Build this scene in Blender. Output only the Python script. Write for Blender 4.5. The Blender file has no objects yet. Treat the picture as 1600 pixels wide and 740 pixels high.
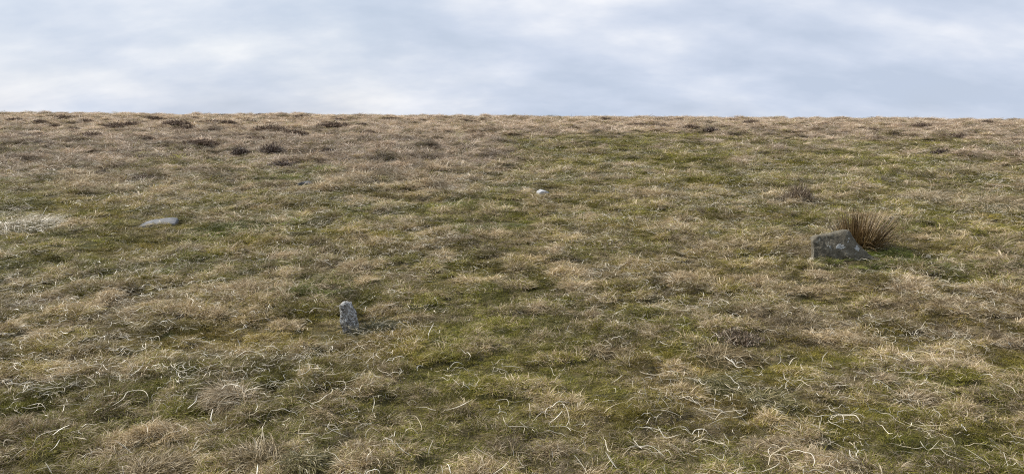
import bpy, bmesh, math, random
import numpy as np
from mathutils import Vector
from mathutils.bvhtree import BVHTree

random.seed(7)
RNG = np.random.default_rng(11)
scene = bpy.context.scene
COL = scene.collection

# ------------------------------------------------------------------ camera
F_PX = 1256.0            # focal length in pixels of the 1600 px wide photograph
EYE = 1.60
PITCH = math.atan(190.0 / F_PX)
cam_data = bpy.data.cameras.new('camera')
cam = bpy.data.objects.new('camera', cam_data)
COL.objects.link(cam)
cam.location = (0, 0, EYE)
cam.rotation_euler = (math.pi / 2 - PITCH, 0, 0)
cam_data.sensor_width = 36.0
cam_data.lens = 36.0 * F_PX / 1600.0
cam_data.clip_start = 0.05
cam_data.clip_end = 20000
scene.camera = cam

# ------------------------------------------------------------------ sky and sun
SUN_EL = math.radians(40)
SUN_AZ = math.atan2(-0.88, 0.36)              # from +Y towards +X: the sun stands left, a little beyond the stones
SUN_VEC = Vector((math.sin(SUN_AZ) * math.cos(SUN_EL), math.cos(SUN_AZ) * math.cos(SUN_EL), math.sin(SUN_EL)))


def node(nt, kind, **kw):
    n = nt.nodes.new(kind)
    for k, v in kw.items():
        if k.startswith('i_'):
            key = k[2:]
            n.inputs[int(key) if key.isdigit() else key].default_value = v
        else:
            setattr(n, k, v)
    return n


def math_node(nt, op, a, b=None, clamp=False):
    n = nt.nodes.new('ShaderNodeMath'); n.operation = op; n.use_clamp = clamp
    for i, v in enumerate((a, b)):
        if v is None: continue
        if isinstance(v, (int, float)): n.inputs[i].default_value = v
        else: nt.links.new(v, n.inputs[i])
    return n.outputs[0]


def ramp(nt, fac, stops, interp='LINEAR'):
    n = nt.nodes.new('ShaderNodeValToRGB')
    cr = n.color_ramp; cr.interpolation = interp
    while len(cr.elements) < len(stops): cr.elements.new(0.5)
    for e, (p, c) in zip(cr.elements, stops):
        e.position = p; e.color = (c[0], c[1], c[2], 1)
    nt.links.new(fac, n.inputs[0])
    return n.outputs[0]


def mix_rgb(nt, fac, a, b, mode='MIX'):
    n = nt.nodes.new('ShaderNodeMix'); n.data_type = 'RGBA'; n.blend_type = mode
    for s, v in ((n.inputs[0], fac), (n.inputs[6], a), (n.inputs[7], b)):
        if isinstance(v, (int, float)): s.default_value = v
        elif isinstance(v, tuple): s.default_value = (v[0], v[1], v[2], 1)
        else: nt.links.new(v, s)
    return n.outputs[2]


world = bpy.data.worlds.new('World')
scene.world = world
world.use_nodes = True
wt = world.node_tree
wt.nodes.clear()
w_out = wt.nodes.new('ShaderNodeOutputWorld')
w_bg = wt.nodes.new('ShaderNodeBackground')
sky = wt.nodes.new('ShaderNodeTexSky')
sky.sky_type = 'NISHITA'; sky.sun_disc = False
sky.sun_elevation = SUN_EL; sky.sun_rotation = SUN_AZ
sky.air_density = 1.0; sky.dust_density = 1.5; sky.altitude = 300
w_tc = wt.nodes.new('ShaderNodeTexCoord')
w_sep = wt.nodes.new('ShaderNodeSeparateXYZ')
wt.links.new(w_tc.outputs['Generated'], w_sep.inputs[0])
zz = math_node(wt, 'ADD', math_node(wt, 'MAXIMUM', w_sep.outputs[2], 0.0), 0.42)
px_ = math_node(wt, 'DIVIDE', w_sep.outputs[0], zz)
py_ = math_node(wt, 'DIVIDE', w_sep.outputs[1], zz)
w_comb = wt.nodes.new('ShaderNodeCombineXYZ')
wt.links.new(px_, w_comb.inputs[0]); wt.links.new(py_, w_comb.inputs[1])


def cloud_noise(offset, scale, detail, rough, dist):
    m = node(wt, 'ShaderNodeMapping')
    m.inputs['Location'].default_value = offset
    m.inputs['Scale'].default_value = (scale[0], scale[1], 1)
    wt.links.new(w_comb.outputs[0], m.inputs[0])
    n = node(wt, 'ShaderNodeTexNoise', i_Detail=detail, i_Roughness=rough, i_Distortion=dist)
    n.inputs['Scale'].default_value = 1.0
    wt.links.new(m.outputs[0], n.inputs['Vector'])
    return n.outputs[0]


c_big = cloud_noise((3.1, 7.4, 0), (2.0, 3.0), 7.0, 0.52, 0.0)
c_fine = cloud_noise((1.7, 2.2, 3), (4.6, 6.6), 7.0, 0.52, 0.1)
c_gap = cloud_noise((9.2, 4.3, 5), (1.2, 1.2), 4.0, 0.5, 0.0)
cl = math_node(wt, 'ADD', math_node(wt, 'MULTIPLY', c_big, 0.70), math_node(wt, 'MULTIPLY', c_fine, 0.32))
# clouds are a little brighter towards the veiled sun
w_dot = node(wt, 'ShaderNodeVectorMath', operation='DOT_PRODUCT')
wt.links.new(w_tc.outputs['Generated'], w_dot.inputs[0])
w_dot.inputs[1].default_value = SUN_VEC
glow = math_node(wt, 'MULTIPLY', math_node(wt, 'MAXIMUM', w_dot.outputs['Value'], 0.0), 0.18)
cl2 = math_node(wt, 'ADD', cl, math_node(wt, 'SUBTRACT', glow, 0.04))
cloud_col = ramp(wt, cl2, [(0.39, (0.45, 0.515, 0.63)), (0.49, (0.52, 0.578, 0.69)),
                           (0.57, (0.60, 0.645, 0.735)), (0.69, (0.76, 0.775, 0.815))])
sky_s = mix_rgb(wt, 1.0, sky.outputs[0], (0.09, 0.09, 0.09), 'MULTIPLY')
gapf = ramp(wt, c_gap, [(0.44, (0.0, 0.0, 0.0)), (0.74, (0.22, 0.22, 0.22))])
wcol = mix_rgb(wt, gapf, cloud_col, sky_s)
wt.links.new(wcol, w_bg.inputs[0])
w_bg.inputs[1].default_value = 1.0
wt.links.new(w_bg.outputs[0], w_out.inputs[0])

sun_d = bpy.data.lights.new('sun', 'SUN')
sun_d.energy = 5.0; sun_d.angle = math.radians(1.2); sun_d.color = (1.0, 0.95, 0.87)
sun = bpy.data.objects.new('sun', sun_d)
COL.objects.link(sun)
sun.location = (-20, 10, 30)
sun.rotation_euler = SUN_VEC.to_track_quat('Z', 'Y').to_euler()

vs = scene.view_settings
vs.view_transform = 'Standard'; vs.look = 'None'; vs.exposure = 0.28; vs.gamma = 1.0
vs.use_curve_mapping = False
scene.cycles.use_denoising = False
scene.cycles.max_bounces = 4
scene.cycles.diffuse_bounces = 2
scene.cycles.transmission_bounces = 2
scene.cycles.filter_width = 1.1

# ------------------------------------------------------------------ noise and terrain
def _hash(ix, iy, seed):
    h = (ix.astype(np.int64) * 374761393 + iy.astype(np.int64) * 668265263 + seed * 974634749) & 0xFFFFFFFF
    h = ((h ^ (h >> 13)) * 1274126177) & 0xFFFFFFFF
    h = ((h ^ (h >> 16)) * 2246822519) & 0xFFFFFFFF
    return ((h ^ (h >> 15)) & 0xFFFFFF) / float(0xFFFFFF)


def vnoise(x, y, seed=0):
    x = np.asarray(x, float); y = np.asarray(y, float)
    ix = np.floor(x); iy = np.floor(y)
    fx = x - ix; fy = y - iy
    ux = fx * fx * fx * (fx * (fx * 6 - 15) + 10); uy = fy * fy * fy * (fy * (fy * 6 - 15) + 10)
    a = _hash(ix, iy, seed); b = _hash(ix + 1, iy, seed)
    c = _hash(ix, iy + 1, seed); d = _hash(ix + 1, iy + 1, seed)
    return ((a + (b - a) * ux) * (1 - uy) + (c + (d - c) * ux) * uy) * 2 - 1


def fbm(x, y, seed=0, oct=3):
    s = 0; a = 1.0; t = 0
    ca, sa = math.cos(0.6), math.sin(0.6)
    for o in range(oct):
        s = s + a * vnoise(x, y, seed + o * 17); t += a
        a *= 0.5
        x, y = (ca * x - sa * y) * 2.03 + 5.3, (sa * x + ca * y) * 2.03 + 1.7
    return s / t


def smooth(a, b, v):
    t = np.clip((v - a) / (b - a), 0, 1)
    return t * t * (3 - 2 * t)


def macro(x, y):
    # a gentle rise to a crest some 55 m off, then the moor falls away
    x = np.asarray(x, float); y = np.asarray(y, float)
    yy = np.maximum(y, -40)
    up = 0.0288 * np.sqrt((yy - 5) ** 2 + 9) * 0.5 + 0.0288 * (yy - 5) * 0.5
    k = np.maximum(yy - 46, 0)
    down = 0.0036 * k * k / (1 + k / 16.0)
    tilt = -0.0064 * np.clip(x, -60, 60) * smooth(6, 52, yy)
    z = up - down + tilt
    z = np.maximum(z, -160.0)
    return z + (0.06 + 0.09 * smooth(25, 45, y)) * fbm(x / 6.0, y / 6.0, 91, 3) * smooth(8, 20, np.hypot(x, y)) + 0.03 * fbm(x / 2.2, y / 2.2, 95, 2)


def band(v, a, b, s):
    return smooth(a - s, a + s, v) * (1 - smooth(b - s, b + s, v))


def dryness(x, y):
    """share of dead tan grass, 0 mossy green .. 1 straw"""
    x = np.asarray(x, float); y = np.asarray(y, float)
    r = np.hypot(x, y)
    t = x / np.maximum(y, 0.5)
    wob = fbm(x / 6, y / 6, 31, 2)
    yw = y * (1 + 0.13 * wob)
    tw = t + 0.05 * fbm(x / 5, y / 5, 35, 2)
    far = smooth(29, 35, yw)
    left = (1 - smooth(-0.07, 0.02, tw)) * smooth(11.5, 17, yw)
    pocket = band(tw, -0.50, -0.27, 0.05) * band(yw, 15, 22, 1.5)
    redge = smooth(0.50, 0.60, tw) * smooth(15, 22, yw)
    base = 0.41 + 0.56 * np.maximum(np.maximum(far, left - 0.6 * pocket), 0.8 * redge)
    base = base - 0.10 * band(yw, 9.5, 16, 2.0) - 0.16 * band(yw, 15, 30, 2.5) * smooth(-0.06, 0.03, tw)
    base = base + 0.08 * (1 - smooth(0.0, 0.3, np.abs(tw - 0.30))) * (1 - smooth(6.5, 8.5, y))
    base = base - 0.07 * (1 - smooth(-0.28, -0.16, tw)) * (1 - smooth(6.5, 9, y))
    amp = 1 - 0.55 * far
    d = base + amp * (0.24 * fbm(x / 3.6, y / 3.0, 43, 2) + 0.24 * fbm(x / 1.1, y / 1.1, 41, 3) + 0.46 * fbm(x / 0.24, y / 0.24, 47, 2))
    return np.clip(d, 0.02, 0.98)


def mounds(x, y, cell, frac, seed):
    """rounded hummocks, one in some cells: returns relief 0..1 and a random tone of the winning hummock"""
    x = np.asarray(x, float) / cell; y = np.asarray(y, float) / cell
    ix = np.floor(x); iy = np.floor(y)
    best = np.zeros(np.broadcast(x, y).shape); tone = np.full(best.shape, 0.5)
    for dx in (-1, 0, 1):
        for dy in (-1, 0, 1):
            cx = ix + dx; cy = iy + dy
            ok = _hash(cx, cy, seed) < frac
            jx = cx + 0.15 + 0.7 * _hash(cx, cy, seed + 1); jy = cy + 0.15 + 0.7 * _hash(cx, cy, seed + 2)
            rad = 0.38 + 0.42 * _hash(cx, cy, seed + 3); h = 0.35 + 0.65 * _hash(cx, cy, seed + 4)
            el = 0.65 + 0.7 * _hash(cx, cy, seed + 6)
            q = ((x - jx) ** 2 * el + (y - jy) ** 2 / el) / rad ** 2
            v = np.where(ok, h * np.clip(1 - q, 0, 1) ** 0.6, 0)
            w = v > best
            best = np.where(w, v, best); tone = np.where(w, _hash(cx, cy, seed + 5), tone)
    return best, tone


def relief(x, y):
    wx = x + 0.12 * fbm(x / 0.25, y / 0.25, 201, 2); wy = y + 0.12 * fbm(x / 0.25, y / 0.25, 207, 2)
    ms, ts = mounds(wx, wy, 0.23, 0.60, 211)
    mb, tb = mounds(wx, wy, 0.90, 0.74, 231)
    return ms, ts, mb, tb


def height(x, y):
    x = np.asarray(x, float); y = np.asarray(y, float)
    r = np.hypot(x, y)
    d = dryness(x, y)
    ms, ts, mb, tb = relief(x, y)
    farf = smooth(10, 24, y)
    m = 0.022 * fbm(x / 0.5, y / 0.5, 71, 3) + (0.034 + 0.028 * d) * ms + (0.026 + 0.19 * farf * smooth(0.35, 0.8, d)) * mb
    fade = 1 - smooth(80, 140, r)
    return macro(x, y) + m * fade


def ray(px, py):
    """world direction through a pixel of the 1600 x 740 photograph"""
    u = (px - 800) / F_PX; v = (370 - py) / F_PX
    c, s = math.cos(PITCH), math.sin(PITCH)
    d = np.array([u, c + v * s, -s + v * c])
    return d / np.linalg.norm(d)


def ground_at(px, py, lift=0.0):
    d = ray(px, py)
    if py > 330:
        t0 = np.linspace(2.0, 16, 140)
        i = int(np.argmax(EYE + d[2] * t0 < macro(d[0] * t0, d[1] * t0) + lift))
        ts = np.linspace(max(t0[i] - 1.1, 1.5), t0[i] + 0.25, 46)
    else:
        ts = np.concatenate([np.arange(8.0, 20, 0.15), np.arange(20, 75, 0.4)])
    for _ in range(2):
        P = d[None, :] * ts[:, None]
        g = EYE + P[:, 2] - height(P[:, 0], P[:, 1]) - lift
        i = int(np.argmax(g < 0))
        if g[i] >= 0: i = int(np.argmin(np.abs(ts - 50))) if py < 330 else len(ts) - 1
        ts = np.linspace(ts[max(i - 1, 0)], ts[i] + 1e-4, 12)
    x, y = P[i, 0], P[i, 1]
    return np.array([x, y, float(height(x, y))])


# ------------------------------------------------------------------ materials
def new_mat(name):
    m = bpy.data.materials.new(name); m.use_nodes = True
    m.node_tree.nodes.clear()
    return m, m.node_tree


def ground_material():
    m, nt = new_mat('turf_soil')
    out = nt.nodes.new('ShaderNodeOutputMaterial')
    bs = node(nt, 'ShaderNodeBsdfPrincipled', i_Roughness=0.95)
    bs.inputs['Specular IOR Level'].default_value = 0.1
    geo = nt.nodes.new('ShaderNodeNewGeometry')
    at = node(nt, 'ShaderNodeAttribute', attribute_name='dry')
    n1 = node(nt, 'ShaderNodeTexNoise', i_Scale=14.0, i_Detail=6.0, i_Roughness=0.65)
    n2 = node(nt, 'ShaderNodeTexNoise', i_Scale=90.0, i_Detail=3.0, i_Roughness=0.6)
    nt.links.new(geo.outputs['Position'], n1.inputs['Vector'])
    nt.links.new(geo.outputs['Position'], n2.inputs['Vector'])
    green = ramp(nt, n1.outputs[0], [(0.3, (0.035, 0.038, 0.012)), (0.55, (0.075, 0.072, 0.020)), (0.75, (0.11, 0.085, 0.03))])
    tan = ramp(nt, n1.outputs[0], [(0.3, (0.07, 0.05, 0.03)), (0.55, (0.17, 0.13, 0.08)), (0.75, (0.27, 0.215, 0.14))])
    col = mix_rgb(nt, at.outputs['Fac'], green, tan)
    col = mix_rgb(nt, 0.6, col, ramp(nt, n2.outputs[0], [(0.3, (0.35, 0.35, 0.35)), (0.7, (1.1, 1.1, 1.1))]), 'MULTIPLY')
    nt.links.new(col, bs.inputs['Base Color'])
    bp = node(nt, 'ShaderNodeBump', i_Strength=0.8, i_Distance=0.02)
    nt.links.new(n2.outputs[0], bp.inputs['Height'])
    nt.links.new(bp.outputs[0], bs.inputs['Normal'])
    nt.links.new(bs.outputs[0], out.inputs[0])
    return m


def leaf_shader(nt, col, trans=0.28, rough=0.55, spec=0.25):
    out = nt.nodes.new('ShaderNodeOutputMaterial')
    bs = node(nt, 'ShaderNodeBsdfPrincipled', i_Roughness=rough)
    bs.inputs['Specular IOR Level'].default_value = spec
    tr = nt.nodes.new('ShaderNodeBsdfTranslucent')
    mx = nt.nodes.new('ShaderNodeMixShader'); mx.inputs[0].default_value = trans
    nt.links.new(col, bs.inputs['Base Color']); nt.links.new(col, tr.inputs['Color'])
    nt.links.new(bs.outputs[0], mx.inputs[1]); nt.links.new(tr.outputs[0], mx.inputs[2])
    nt.links.new(mx.outputs[0], out.inputs[0])


DRY_STOPS = [(0.0, (0.13, 0.088, 0.052)), (0.30, (0.255, 0.188, 0.126)), (0.60, (0.39, 0.305, 0.225)),
             (0.85, (0.50, 0.41, 0.32)), (1.0, (0.65, 0.58, 0.48))]
GREEN_STOPS = [(0.0, (0.065, 0.067, 0.008)), (0.35, (0.140, 0.138, 0.016)), (0.70, (0.215, 0.202, 0.028)), (1.0, (0.29, 0.26, 0.06))]
MOSS_STOPS = [(0.0, (0.095, 0.066, 0.010)), (0.5, (0.20, 0.148, 0.024)), (1.0, (0.29, 0.23, 0.05))]
LUSH_STOPS = [(0.0, (0.042, 0.064, 0.009)), (0.5, (0.095, 0.135, 0.017)), (1.0, (0.155, 0.195, 0.035))]


BENT_STOPS = [(0.0, (0.125, 0.085, 0.034)), (0.30, (0.255, 0.188, 0.100)), (0.60, (0.385, 0.302, 0.182)),
              (0.85, (0.49, 0.402, 0.27)), (1.0, (0.64, 0.57, 0.42))]


def grass_material():
    m, nt = new_mat('moor_grass')
    rnd = node(nt, 'ShaderNodeAttribute', attribute_name='rnd').outputs['Fac']
    rn2 = node(nt, 'ShaderNodeAttribute', attribute_name='rnd2').outputs['Fac']
    ia = lambda nm: node(nt, 'ShaderNodeAttribute', attribute_name=nm, attribute_type='INSTANCER').outputs['Fac']
    dry, moss, lush, val = ia('dry'), ia('moss'), ia('lush'), ia('val')
    isdry = math_node(nt, 'MULTIPLY', math_node(nt, 'SUBTRACT', dry, rnd), 12.0)
    isdry = math_node(nt, 'ADD', isdry, 0.5, clamp=True)
    g = mix_rgb(nt, moss, ramp(nt, rn2, GREEN_STOPS), ramp(nt, rn2, MOSS_STOPS))
    g = mix_rgb(nt, lush, g, ramp(nt, rn2, LUSH_STOPS))
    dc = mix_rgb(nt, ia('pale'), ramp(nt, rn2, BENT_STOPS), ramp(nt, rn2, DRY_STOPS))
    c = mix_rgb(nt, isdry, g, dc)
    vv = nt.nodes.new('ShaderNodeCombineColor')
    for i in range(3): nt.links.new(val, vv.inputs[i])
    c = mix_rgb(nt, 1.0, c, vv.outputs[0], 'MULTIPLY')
    leaf_shader(nt, c, 0.25, 0.6, 0.2)
    return m


def blade_material(name, stops, trans=0.2, rough=0.5, spec=0.3):
    m, nt = new_mat(name)
    rn2 = node(nt, 'ShaderNodeAttribute', attribute_name='rnd2').outputs['Fac']
    leaf_shader(nt, ramp(nt, rn2, stops), trans, rough, spec)
    return m


def stone_material(name, stops, scale=9.0, lichen=None, lichen_lo=0.62, bump=0.5):
    m, nt = new_mat(name)
    out = nt.nodes.new('ShaderNodeOutputMaterial')
    bs = node(nt, 'ShaderNodeBsdfPrincipled', i_Roughness=0.88)
    bs.inputs['Specular IOR Level'].default_value = 0.25
    tc = nt.nodes.new('ShaderNodeTexCoord')
    n1 = node(nt, 'ShaderNodeTexNoise', i_Scale=scale, i_Detail=8.0, i_Roughness=0.68, i_Distortion=0.4)
    n2 = node(nt, 'ShaderNodeTexNoise', i_Scale=scale * 6, i_Detail=5.0, i_Roughness=0.7)
    nt.links.new(tc.outputs['Object'], n1.inputs['Vector']); nt.links.new(tc.outputs['Object'], n2.inputs['Vector'])
    c = ramp(nt, n1.outputs[0], stops)
    c = mix_rgb(nt, 0.7, c, ramp(nt, n2.outputs[0], [(0.30, (0.45, 0.45, 0.45)), (0.5, (0.95, 0.95, 0.95)), (0.7, (1.25, 1.25, 1.22))]), 'MULTIPLY')
    if lichen:
        n3 = node(nt, 'ShaderNodeTexNoise', i_Scale=scale * 2.3, i_Detail=6.0, i_Roughness=0.62, i_Distortion=0.8)
        nt.links.new(tc.outputs['Object'], n3.inputs['Vector'])
        f = ramp(nt, n3.outputs[0], [(lichen_lo - 0.04, (0, 0, 0)), (lichen_lo + 0.03, (1, 1, 1))])
        c = mix_rgb(nt, f, c, lichen)
    nt.links.new(c, bs.inputs['Base Color'])
    h = math_node(nt, 'ADD', n1.outputs[0], math_node(nt, 'MULTIPLY', n2.outputs[0], 0.35))
    bp = node(nt, 'ShaderNodeBump', i_Strength=bump, i_Distance=0.03)
    nt.links.new(h, bp.inputs['Height'])
    nt.links.new(bp.outputs[0], bs.inputs['Normal'])
    nt.links.new(bs.outputs[0], out.inputs[0])
    return m


M_GROUND = ground_material()
M_GRASS = grass_material()
STRAW_STOPS = [(0.0, (0.34, 0.27, 0.165)), (0.35, (0.52, 0.445, 0.31)), (0.7, (0.62, 0.56, 0.43)), (1.0, (0.74, 0.70, 0.60))]
M_STRAW = blade_material('bleached_straw', STRAW_STOPS, 0.15, 0.42, 0.45)
M_TUSSOCK = blade_material('tussock_grass', [(0.0, (0.080, 0.052, 0.018)), (0.4, (0.185, 0.134, 0.058)), (0.75, (0.31, 0.238, 0.122)), (1.0, (0.48, 0.40, 0.26))])
M_TUSSOCK_PALE = blade_material('pale_tussock_grass', BENT_STOPS)
M_TUSSOCK_GREEN = blade_material('green_grey_tussock_grass', [(0.0, (0.05, 0.046, 0.012)), (0.4, (0.125, 0.112, 0.034)), (0.75, (0.215, 0.185, 0.07)), (1.0, (0.40, 0.33, 0.19))])
M_TUFT_SHADOWED = blade_material('shadowed_dark_turf', [(0.0, (0.02, 0.022, 0.006)), (0.6, (0.06, 0.058, 0.018)), (1.0, (0.14, 0.12, 0.05))])  # dark green turf, colour lowered further to stand in for the stone's cast shadow
M_MOSS = blade_material('yellow_moss_blades', [(0.0, (0.05, 0.05, 0.01)), (0.5, (0.13, 0.115, 0.022)), (1.0, (0.22, 0.185, 0.05))])
M_HEATHER = blade_material('dead_heather', [(0.0, (0.028, 0.018, 0.013)), (0.5, (0.075, 0.050, 0.037)), (0.85, (0.13, 0.095, 0.075)), (1.0, (0.25, 0.20, 0.16))], 0.1)
M_HEATHER_GREY = blade_material('grey_heather', [(0.0, (0.055, 0.036, 0.022)), (0.5, (0.15, 0.108, 0.070)), (0.9, (0.24, 0.185, 0.125)), (1.0, (0.40, 0.33, 0.24))], 0.1)
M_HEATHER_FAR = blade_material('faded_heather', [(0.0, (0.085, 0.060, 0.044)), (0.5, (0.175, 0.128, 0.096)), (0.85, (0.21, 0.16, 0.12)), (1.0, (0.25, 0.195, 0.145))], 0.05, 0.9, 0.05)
M_RUSH = blade_material('brown_rush', [(0.0, (0.035, 0.020, 0.007)), (0.45, (0.100, 0.060, 0.022)), (0.75, (0.22, 0.145, 0.060)), (1.0, (0.46, 0.34, 0.18))], 0.1)
M_RUSH_PALE = blade_material('pale_rush', [(0.0, (0.22, 0.16, 0.08)), (1.0, (0.42, 0.34, 0.21))], 0.1)
M_STONE_DARK = stone_material('dark_stone', [(0.28, (0.065, 0.060, 0.048)), (0.5, (0.135, 0.120, 0.088)), (0.75, (0.215, 0.195, 0.148))], 15.0, (0.30, 0.30, 0.26), 0.64, 1.0)
M_STONE_GREY = stone_material('lichen_grey_stone', [(0.34, (0.045, 0.040, 0.034)), (0.44, (0.215, 0.20, 0.175)), (0.7, (0.42, 0.41, 0.385))], 24.0, (0.66, 0.67, 0.66), 0.55, 1.0)
M_STONE_SLAB = stone_material('slab_stone', [(0.25, (0.10, 0.103, 0.106)), (0.5, (0.155, 0.158, 0.165)), (0.75, (0.21, 0.215, 0.225))], 9.0)
M_STONE_PALE = stone_material('pale_stone', [(0.25, (0.22, 0.225, 0.23)), (0.5, (0.38, 0.385, 0.395)), (0.75, (0.52, 0.525, 0.53))], 10.0)
M_STONE_SMALL = stone_material('small_dark_stone', [(0.25, (0.06, 0.062, 0.066)), (0.5, (0.11, 0.113, 0.12)), (0.75, (0.17, 0.175, 0.185))], 10.0)
M_LICHEN = stone_material('white_lichen', [(0.3, (0.28, 0.29, 0.28)), (0.6, (0.42, 0.43, 0.42))], 30.0)


# ------------------------------------------------------------------ helpers
def tag(o, label=None, cat=None, group=None, kind=None):
    if label: o['label'] = label
    if cat: o['category'] = cat
    if group: o['group'] = group
    if kind: o['kind'] = kind
    return o


def link(o, parent=None):
    COL.objects.link(o)
    if parent is not None: o.parent = parent
    return o


def mesh_from(name, V, Fq, mats, attrs=None, smooth_shade=True):
    me = bpy.data.meshes.new(name)
    V = np.asarray(V, np.float32).reshape(-1, 3); Fq = np.asarray(Fq, np.int32)
    k = Fq.shape[1]
    me.vertices.add(len(V)); me.vertices.foreach_set('co', V.ravel())
    me.loops.add(Fq.size); me.loops.foreach_set('vertex_index', Fq.ravel())
    me.polygons.add(len(Fq))
    me.polygons.foreach_set('loop_start', np.arange(0, Fq.size, k, dtype=np.int32))
    me.polygons.foreach_set('loop_total', np.full(len(Fq), k, np.int32))
    me.update(calc_edges=True)
    if smooth_shade: me.polygons.foreach_set('use_smooth', np.ones(len(Fq), bool))
    for nm, arr in (attrs or {}).items():
        a = me.attributes.new(nm, 'FLOAT', 'POINT'); a.data.foreach_set('value', np.asarray(arr, np.float32))
    for mt in (mats if isinstance(mats, (list, tuple)) else [mats]): me.materials.append(mt)
    me.validate(); me.update()
    return me


def blades(root, az, L, a0, a1, width, seg=4, roll=None, curl=None, rng=RNG, zmin=0.004, taper=True):
    """many curved ribbons at once. root (n,3); az lean heading; a0..a1 elevation along the blade"""
    n = len(az)
    t = np.linspace(0, 1, seg + 1)
    roll = rng.uniform(-0.9, 0.9, n) if roll is None else roll
    curl = np.zeros(n) if curl is None else curl
    P = np.zeros((n, seg + 1, 3)); P[:, 0] = root
    head = az.copy()
    for i in range(seg):
        tm = (i + 0.5) / seg
        el = a0 + (a1 - a0) * tm
        hd = head + curl * tm
        st = L / seg
        P[:, i + 1, 0] = P[:, i, 0] + st * np.cos(el) * np.cos(hd)
        P[:, i + 1, 1] = P[:, i, 1] + st * np.cos(el) * np.sin(hd)
        P[:, i + 1, 2] = np.maximum(P[:, i, 2] + st * np.sin(el), zmin)
    hd = head[:, None] + curl[:, None] * t[None, :]
    side = np.stack([-np.sin(hd) * np.cos(roll)[:, None], np.cos(hd) * np.cos(roll)[:, None], np.repeat(np.sin(roll)[:, None], seg + 1, 1)], -1)
    w = width[:, None] * (np.where(t < 0.5, 1.0, 1.0 - 0.85 * (t - 0.5) / 0.5) if taper else np.ones_like(t))[None, :]
    A = P + side * (w / 2)[..., None]; B = P - side * (w / 2)[..., None]
    V = np.stack([A, B], 2).reshape(-1, 3)
    base = (np.arange(n) * (seg + 1) * 2)[:, None] + (np.arange(seg) * 2)[None, :]
    Fq = np.stack([base, base + 1, base + 3, base + 2], -1).reshape(-1, 4)
    return V, Fq, (seg + 1) * 2


def blade_mesh(name, mat, rng, seg=4, **kw):
    V, Fq, per = blades(seg=seg, rng=rng, **kw)
    n = len(kw['az'])
    r1 = np.repeat(rng.random(n), per); r2 = np.repeat(rng.random(n), per)
    return mesh_from(name, V, Fq, mat, {'rnd': r1, 'rnd2': r2})


# ------------------------------------------------------------------ ground sheet
def build_ground():
    rr = [0.5]
    while rr[-1] < 78: rr.append(rr[-1] * 1.0098)
    rr += list(np.geomspace(82, 9000, 36))
    rr = np.array(rr)
    ang = np.concatenate([np.arange(-48, 48, 0.2), np.arange(48, 312, 3.0)])
    ang = np.radians(90 - ang)
    R, A = np.meshgrid(rr, ang, indexing='ij')
    X = R * np.cos(A); Y = R * np.sin(A)
    Z = height(X, Y)
    nr, na = R.shape
    V = np.stack([X, Y, Z], -1).reshape(-1, 3)
    V = np.vstack([V, [[0, 0, float(height(0, 0))]]])
    i = np.arange(nr - 1)[:, None] * na; j = np.arange(na)[None, :]; j2 = (j + 1) % na
    Fq = np.stack([i + j, i + j2, i + na + j2, i + na + j], -1).reshape(-1, 4)
    dr = dryness(V[:, 0], V[:, 1])
    me = mesh_from('ground', V, Fq, M_GROUND, {'dry': dr})
    bm = bmesh.new(); bm.from_mesh(me); bm.verts.ensure_lookup_table()
    c = bm.verts[len(V) - 1]
    for k in range(na):
        bm.faces.new((c, bm.verts[(k + 1) % na], bm.verts[k]))
    bmesh.ops.recalc_face_normals(bm, faces=bm.faces)
    bm.to_mesh(me); bm.free()
    o = bpy.data.objects.new('ground', me)
    link(o)
    tag(o, 'gently rising moorland ground of moss and dead grass', 'ground', kind='structure')
    return o


GROUND = build_ground()
EXCLUDE = []        # (x, y, radius): where stones and tussocks stand, the turf is left thin


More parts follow.
